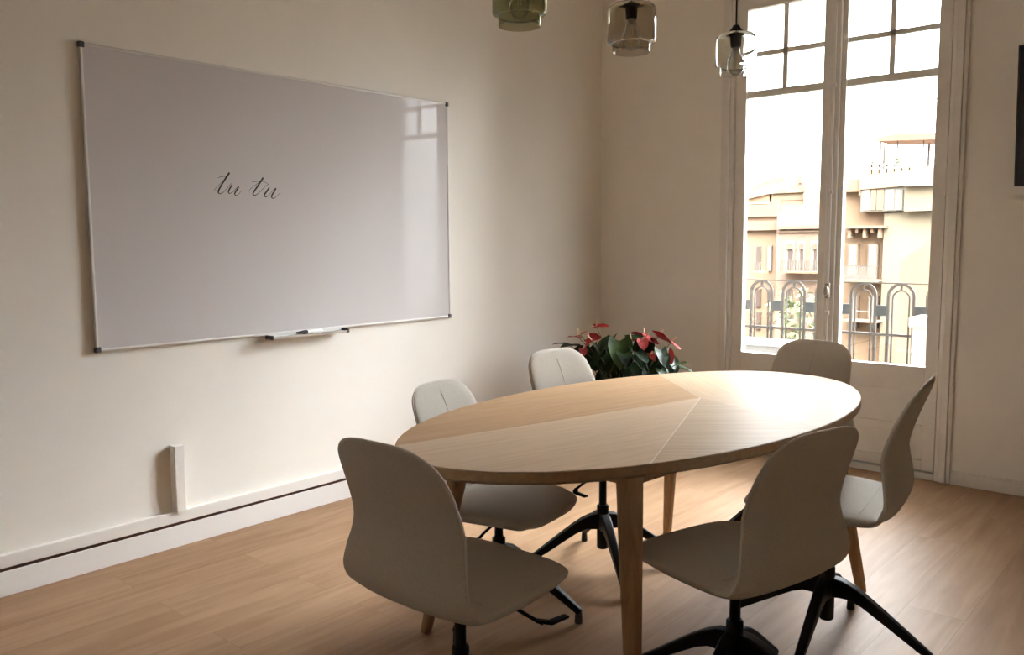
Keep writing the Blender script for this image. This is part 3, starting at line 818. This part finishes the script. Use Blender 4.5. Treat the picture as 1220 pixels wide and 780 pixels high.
# ------------------------------------------------------------------ street and houses
def ext(name, c, n=0.06, s=0.6): return simple(name, tuple(k * q for k, q in zip((0.94, 0.86, 0.73), c)), 0.9, noise=n, scale=s)
K = 1.0
PEACH = ext('peach_render', (0.150, 0.105, 0.072)); PEACH2 = ext('deeper_peach_render', (0.140, 0.095, 0.062)); PINKR = ext('pink_render', (0.150, 0.108, 0.086))
CREAM = ext('cream_render', (0.118, 0.103, 0.076)); TRIMC = ext('stone_trim', (0.110, 0.080, 0.058)); WHITER = ext('white_render', (0.17, 0.165, 0.15))
WINC = ext('pale_window', (0.115, 0.112, 0.105)); WIND = ext('dark_window', (0.050, 0.033, 0.028)); GREENR = ext('green_screen', (0.098, 0.118, 0.090))
ROOFT = simple('clay_roof_tiles', (0.115, 0.085, 0.055), 0.9, noise=0.4, scale=1.6); AWN = ext('tan_awning', (0.115, 0.070, 0.050)); RAILC = ext('grey_iron_far', (0.085, 0.078, 0.072))
FOL = simple('far_foliage', (0.075, 0.085, 0.035), 0.9, noise=0.3, scale=3)
struct(MB().box(-90, 60, 1.3, 130, -13.2, -13.0).build('ground', ext('street_asphalt', (0.06, 0.057, 0.052))))


def pbox(parent, name, mat, x0, y0, x1, y1, Y, depth, out=0.0, org=None, bev=0):
    """a solid block whose front shows between those photo pixels at distance Y"""
    a = at(x0, y0, 1, Y - out); c = at(x1, y1, 1, Y - out)
    xa, xb = sorted((a.x, c.x)); za, zb = sorted((a.z, c.z))
    return MB().box(xa - org[0], xb - org[0], Y - out - org[1], Y - out + depth - org[1], za - org[2], zb - org[2]).build(name, mat, parent)


YL, YRT = 62.0, 46.0
# far left house
a = at(931, 260, 1, YL); og = (a.x, YL, -13.0)
t = thing('apartment_building', 'pink and peach apartment house with small balconies beyond the left door pane', 'building', og)
def L(name, mat, x0, y0, x1, y1, depth=1.0, out=0.0, par=None): return pbox(par or t, name, mat, x0, y0, x1, y1, YL, depth, out, og)
w1 = at(560, 257, 1, YL); w2 = at(1003, 257, 1, YL)
MB().box(w1.x - og[0], w2.x - og[0], 0, 12, 0, w1.z + 13.0).build('wall', PEACH, t)
L('projecting_bay', PINKR, 926, 255, 1000, 470, 1.0, 0.9)
L('cornice', TRIMC, 560, 271, 926, 274, 0.5, 0.5); L('cornice', TRIMC, 926, 269, 1000, 272, 1.3, 1.3)
L('parapet_edge', TRIMC, 560, 256.0, 926, 257.5, 0.3, 0.3); L('frieze', TRIMC, 926, 275, 1000, 276, 1.1, 1.1)
for x0, x1, dark in ((901.5, 905, 1), (914.5, 918.5, 0)):
    f = L('window', TRIMC if not dark else WINC, x0 - 0.8, 292.5, x1 + 0.8, 323, 0.3, 0.15); L('pane', WIND if dark else WINC, x0, 293.5, x1, 322.5, 0.1, 0.25, f)
for x0, x1 in ((937, 943.5), (951.5, 956), (968, 972)):
    f = L('window', WHITER, x0 - 2, 287, x1 + 2, 323, 0.3, 1.0); L('shutter', AWN, x0, 290, x1, 297, 0.1, 1.2, f); L('pane', WIND, x0 + 2, 297, x1, 321, 0.1, 1.1, f)
for x0, x1, y0 in ((893, 904, 312), (929, 972, 310)):
    f = L('balcony', PEACH2, x0, 323, x1 + 4, 326, 1.2, 2.2)
    L('balcony_rail', RAILC, x0, y0, x1 + 4, y0 + 0.8, 0.1, 2.2, f)
    for q in range(int((x1 + 4 - x0) / 2.2)): L('baluster', RAILC, x0 + q * 2.2, y0, x0 + q * 2.2 + 0.5, 323, 0.08, 2.2, f)
for x0, x1 in ((901.5, 905), (914.5, 919), (938, 942), (952, 956)):
    for y0 in (345, 372):
        f = L('window', TRIMC, x0 - 1, y0 - 1, x1 + 1, y0 + 21, 0.3, 1.0 if x0 > 926 else 0.15); L('pane', WIND, x0, y0, x1, y0 + 20, 0.1, 1.1 if x0 > 926 else 0.25, f)
# rooftop house behind it
YQ = 78.0
a = at(935, 240, 1, YQ); og2 = (a.x, YQ, -13.0)
t2 = thing('tiled_house', 'cream house with a brown tiled roof rising above the pink apartment house', 'building', og2)
def Q(name, mat, x0, y0, x1, y1, depth=1.0, out=0.0, par=None): return pbox(par or t2, name, mat, x0, y0, x1, y1, YQ, depth, out, og2)
Q('wall', CREAM, 917, 231, 990, 330, 8); Q('side_wall', PEACH, 700, 236, 917, 330, 8, 0.0)
for x0, y0, x1, y1, m in ((933, 235, 958, 238, AWN), (933, 239.5, 958, 243, PEACH2), (931, 246, 962, 251, WHITER)): Q('terrace_screen', m, x0, y0, x1, y1, 0.4, 0.4)
f = Q('green_wall', GREENR, 893, 242.5, 913.5, 258, 0.6, 0.6); Q('wall_coping', WHITER, 892, 240.5, 914, 242.5, 0.8, 0.8, f)
pts = [at(x, y, 1, YQ) for x, y in ((893, 222), (912, 217), (924, 211.5), (950, 211), (962, 217), (958, 229), (918, 231), (893, 237))]
MB().prism([(p.x - og2[0], p.z - og2[2]) for p in pts], -0.3, 6).build('tiled_roof', ROOFT, t2)
pts = [at(x, y, 1, YQ - 1) for x, y in ((957, 231), (966, 216), (976, 227), (990, 240), (990, 262), (957, 262))]
MB().prism([(p.x - og2[0], p.z - og2[2]) for p in pts], -1.0, 4).build('gable', PEACH, t2)
Q('chimney', AWN, 951.5, 209, 954.5, 218, 0.8, 0.5)


def antenna(px, y0, y1, Y, lab, zb=None):
    a = at(px, y0, 1, Y); c = at(px, y1, 1, Y)
    if zb: c.z = zb
    h = a.z - c.z
    t = thing('roof_antenna', lab, 'antenna', (c.x, Y, c.z), 0, 'roof antennas')
    MB().tube([(0, 0, 0), (0, 0, h)], 0.07, 8).build('mast', RAILC, t)
    for q, hw in ((0.97, 0.5), (0.90, 0.4), (0.82, 0.55)): MB().tube([(-hw, 0, h * q), (hw, 0.2, h * q)], 0.035, 6).build('crossbar', RAILC, t)


antenna(928.5, 184, 213, YQ + 3, 'thin roof antenna above the tiled roof, left one of the pair')
antenna(939, 167, 212, YQ + 3, 'tall roof antenna above the tiled roof, right one of the pair')

# nearer right house
a = at(1055, 300, 1, YRT); og3 = (a.x, YRT, -13.0)
t3 = thing('apartment_building', 'peach apartment house with a glazed gallery and roof terrace beyond the right door pane', 'building', og3)
def Rr(name, mat, x0, y0, x1, y1, depth=1.0, out=0.0, par=None): return pbox(par or t3, name, mat, x0, y0, x1, y1, YRT, depth, out, og3)
q1 = at(985, 214, 1, YRT); q2 = at(1055, 214, 1, YRT); q3 = at(1200, 250, 1, YRT)
MB().box(q1.x - og3[0], q2.x - og3[0], 0.5, 12, 0, q1.z + 13).build('wall', PEACH2, t3)
MB().box(q2.x - og3[0], q3.x - og3[0], 0, 12, 0, q3.z + 13).build('party_wall', CREAM, t3)
Rr('cornice', TRIMC, 1003, 269.5, 1055, 271.5, 1.1, 0.5)
for k in range(5): Rr('bracket', PEACH, 1010 + k * 9, 272, 1013 + k * 9, 283 if k % 2 == 0 else 277, 0.9, 0.3)
for x0, x1 in ((1011.5, 1018.5), (1035.5, 1042)):
    f = Rr('window', TRIMC, x0 - 1.6, 290.5, x1 + 1.6, 333, 1.0, 0.0); Rr('pane', WINC, x0, 292, x1, 333, 0.2, 0.1, f)
    f = Rr('window', TRIMC, x0 - 1.6, 352.5, x1 + 1.6, 392, 1.0, 0.0); Rr('pane', WINC, x0, 354, x1, 391, 0.2, 0.1, f)
f = Rr('balcony', PEACH2, 1003, 333, 1043.5, 336, 1.6, 1.2); Rr('balcony_rail', RAILC, 1003, 316, 1043.5, 317.5, 0.1, 1.2, f); Rr('lower_band', RAILC, 1003, 327.5, 1043, 332.5, 0.05, 1.18, f)
for q in range(20): Rr('baluster', RAILC, 1003 + q * 2.0, 316, 1003.5 + q * 2.0, 333, 0.05, 1.2, f)
f = Rr('balcony', PEACH2, 1003, 381, 1043.5, 385, 1.6, 1.2); Rr('balcony_rail', RAILC, 1003, 370, 1043.5, 371, 0.1, 1.2, f)
# gallery storey, terrace above
Rr('gallery', PEACH, 1024, 203, 1140, 228, 8, 0.2)
gf = Rr('glazing', WINC, 1026, 224, 1077, 251, 2, 0.25)
for k, (x0, x1) in enumerate(((1028, 1036), (1038, 1043), (1045, 1052), (1055, 1064), (1067, 1075))): Rr('pane', (WHITER, PEACH2, TRIMC, WHITER, WINC)[k], x0, 226, x1, 250, 0.1, 0.32, gf)
gx = Rr('roof_cabin', CREAM, 1078, 219, 1140, 250, 4, 0.6); Rr('cabin_roof', WHITER, 1077, 215.5, 1140, 219, 5, 1.0, gx)
Rr('lower_parapet', PEACH2, 1003, 215, 1025, 228, 4, 0.1)
pts = [at(x, y, 1, YRT - 0.4) for x, y in ((1024, 209), (1090, 202), (1140, 200), (1140, 216), (1024, 226))]
MB().prism([(p.x - og3[0], p.z - og3[2]) for p in pts], -0.4, 0.2).build('terrace_parapet', PEACH, t3)
f = Rr('terrace_rail', RAILC, 1036, 196.5, 1075, 197.2, 0.06, 0.2)
for k in range(6): Rr('rail_post', RAILC, 1038 + k * 9, 196, 1038.8 + k * 9, 209, 0.1, 0.2, f)
# added block cut to the blank wall's cast shadow, shade in its colour
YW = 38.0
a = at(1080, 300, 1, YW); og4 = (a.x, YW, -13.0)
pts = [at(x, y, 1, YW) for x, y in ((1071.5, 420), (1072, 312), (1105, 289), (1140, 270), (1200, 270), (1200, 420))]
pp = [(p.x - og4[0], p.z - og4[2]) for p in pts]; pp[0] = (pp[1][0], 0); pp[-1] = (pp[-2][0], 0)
o = MB().prism(pp, 0, 3.0).build('shadow_shape_block', ext('facade_shadow_tone', (0.120, 0.078, 0.050)), loc=og4)
tag(o, 'added apricot block in the outline of a cast shadow before the cream blank wall', 'building')
# terrace pergola
ZT = at(1100, 203, 1, YRT - 0.2).z + 0.02
a = at(1080, 200, 1, YRT + 2); og5 = (a.x, YRT + 2, ZT)
t = thing('pergola', 'roof terrace pergola with a tan awning on thin posts', 'pergola', og5)
pts = [at(x, y, 1, YRT + 2) for x, y in ((1048, 165), (1072, 160), (1140, 158), (1140, 166), (1048, 169))]
MB().prism([(p.x - og5[0], p.z - og5[2]) for p in pts], -0.5, 2.5).build('awning', AWN, t)
for x in (1049, 1069, 1100): q = at(x, 166, 1, YRT + 2); MB().box(q.x - og5[0], q.x - og5[0] + 0.05, 0, 0.1, 0, q.z - ZT).build('post', RAILC, t)
antenna(1052.5, 115, 206, YRT + 4, 'tall antenna mast left of the terrace awning', ZT)
antenna(1106, 108, 195, YRT + 4, 'tall antenna mast rising through the right end of the terrace awning', ZT)


def shrub(name, px, py, Y, rad, lab, cat, trunk):
    c = at(px, py, 1, Y)
    if trunk is None: trunk = c.z - ZT
    t = thing(name, lab, cat, (c.x, Y, c.z - trunk))
    b = MB(); random.seed(int(px))
    for k in range(260):
        d = Vector((random.gauss(0, 1), random.gauss(0, 1), random.gauss(0, 1))).normalized() * rad * random.uniform(0.35, 1.0)
        s = rad * random.uniform(0.10, 0.2); q = Vector((random.gauss(0, 1), random.gauss(0, 1), random.gauss(0, 1))).normalized(); e = q.orthogonal().normalized()
        p = Vector((0, 0, trunk)) + d; w = q.cross(e)
        b.bm.faces.new([b.bm.verts.new(v) for v in (p - e * s, p + w * s * 0.5, p + e * s, p - w * s * 0.5)])
    b.build('foliage', FOL, t)
    MB().tube([(0, 0, 0), (0, 0, trunk)], [rad * 0.08, rad * 0.05], 8).build('trunk', AWN, t)


c1 = at(1040, 191, 1, YRT)
shrub('terrace_bush', 1040, 191, YRT + 0.6, 0.30, 'left one of two small potted bushes on the roof terrace', 'bush', None)
shrub('terrace_bush', 1071, 190, YRT + 0.6, 0.32, 'right one of two small potted bushes under the awning on the roof terrace', 'bush', None)
shrub('street_tree', 946, 374, 40, 1.5, 'green street tree top seen through the left balcony arches', 'tree', 8.0)

# ------------------------------------------------------------------ daylight
w = bpy.data.worlds.new('sky'); scene.world = w; w.use_nodes = True
nt = w.node_tree; bg = nt.nodes['Background']
tc = nt.nodes.new('ShaderNodeTexCoord'); sp = nt.nodes.new('ShaderNodeSeparateXYZ'); cr = nt.nodes.new('ShaderNodeValToRGB')
cr.color_ramp.elements[0].position = 0.0; cr.color_ramp.elements[0].color = (0.97, 0.985, 1.0, 1)
cr.color_ramp.elements[1].position = 0.7; cr.color_ramp.elements[1].color = (0.90, 0.94, 1.0, 1)
nt.links.new(tc.outputs['Generated'], sp.inputs[0]); nt.links.new(sp.outputs['Z'], cr.inputs['Fac']); mr = nt.nodes.new('ShaderNodeMapRange'); mr.interpolation_type = 'SMOOTHSTEP'; mr.inputs['From Min'].default_value = -0.5; mr.inputs['From Max'].default_value = 1.0
mr.inputs['To Min'].default_value = 0.34; mr.inputs['To Max'].default_value = 2.1          # hazy sky, brightness added to the right of the street to light the left wall
dt = nt.nodes.new('ShaderNodeVectorMath'); dt.operation = 'DOT_PRODUCT'; dt.inputs[1].default_value = (0.83, 0.42, 0.37)
nt.links.new(tc.outputs['Generated'], dt.inputs[0])
vm = nt.nodes.new('ShaderNodeVectorMath'); vm.operation = 'SCALE'
nt.links.new(dt.outputs['Value'], mr.inputs['Value']); nt.links.new(cr.outputs['Color'], vm.inputs[0]); nt.links.new(mr.outputs['Result'], vm.inputs['Scale'])
me = nt.nodes.new('ShaderNodeMapRange'); me.interpolation_type = 'SMOOTHSTEP'; me.inputs['From Min'].default_value = 0.0; me.inputs['From Max'].default_value = 0.6
me.inputs['To Min'].default_value = 0.13; me.inputs['To Max'].default_value = 1.15          # overcast: dimmer at the horizon, brightest overhead
v2 = nt.nodes.new('ShaderNodeVectorMath'); v2.operation = 'SCALE'
nt.links.new(sp.outputs['Z'], me.inputs['Value']); nt.links.new(vm.outputs['Vector'], v2.inputs[0]); nt.links.new(me.outputs['Result'], v2.inputs['Scale'])
nt.links.new(v2.outputs['Vector'], bg.inputs['Color'])
bg.inputs['Strength'].default_value = 15.0
sl = bpy.data.lights.new('sun', 'SUN'); so = bpy.data.objects.new('sun', sl); col.objects.link(so)
sl.energy = 1.2; sl.angle = R(1.5); sl.color = (1.0, 0.93, 0.82)
so.rotation_euler = Vector((-0.45, 1.0, -0.75)).to_track_quat('-Z', 'Y').to_euler(); so.location = (8, -12, 14)

scene.view_settings.view_transform = 'Standard'; scene.view_settings.look = 'None'
scene.view_settings.gamma = 1.0; scene.view_settings.use_curve_mapping = False
scene.view_settings.exposure = 1.52
cy = scene.cycles
cy.use_denoising = True
cy.max_bounces = 14; cy.diffuse_bounces = 8; cy.glossy_bounces = 5; cy.transmission_bounces = 10; cy.transparent_max_bounces = 16
cy.sample_clamp_indirect = 12.0
cy.caustics_reflective = False; cy.caustics_refractive = False
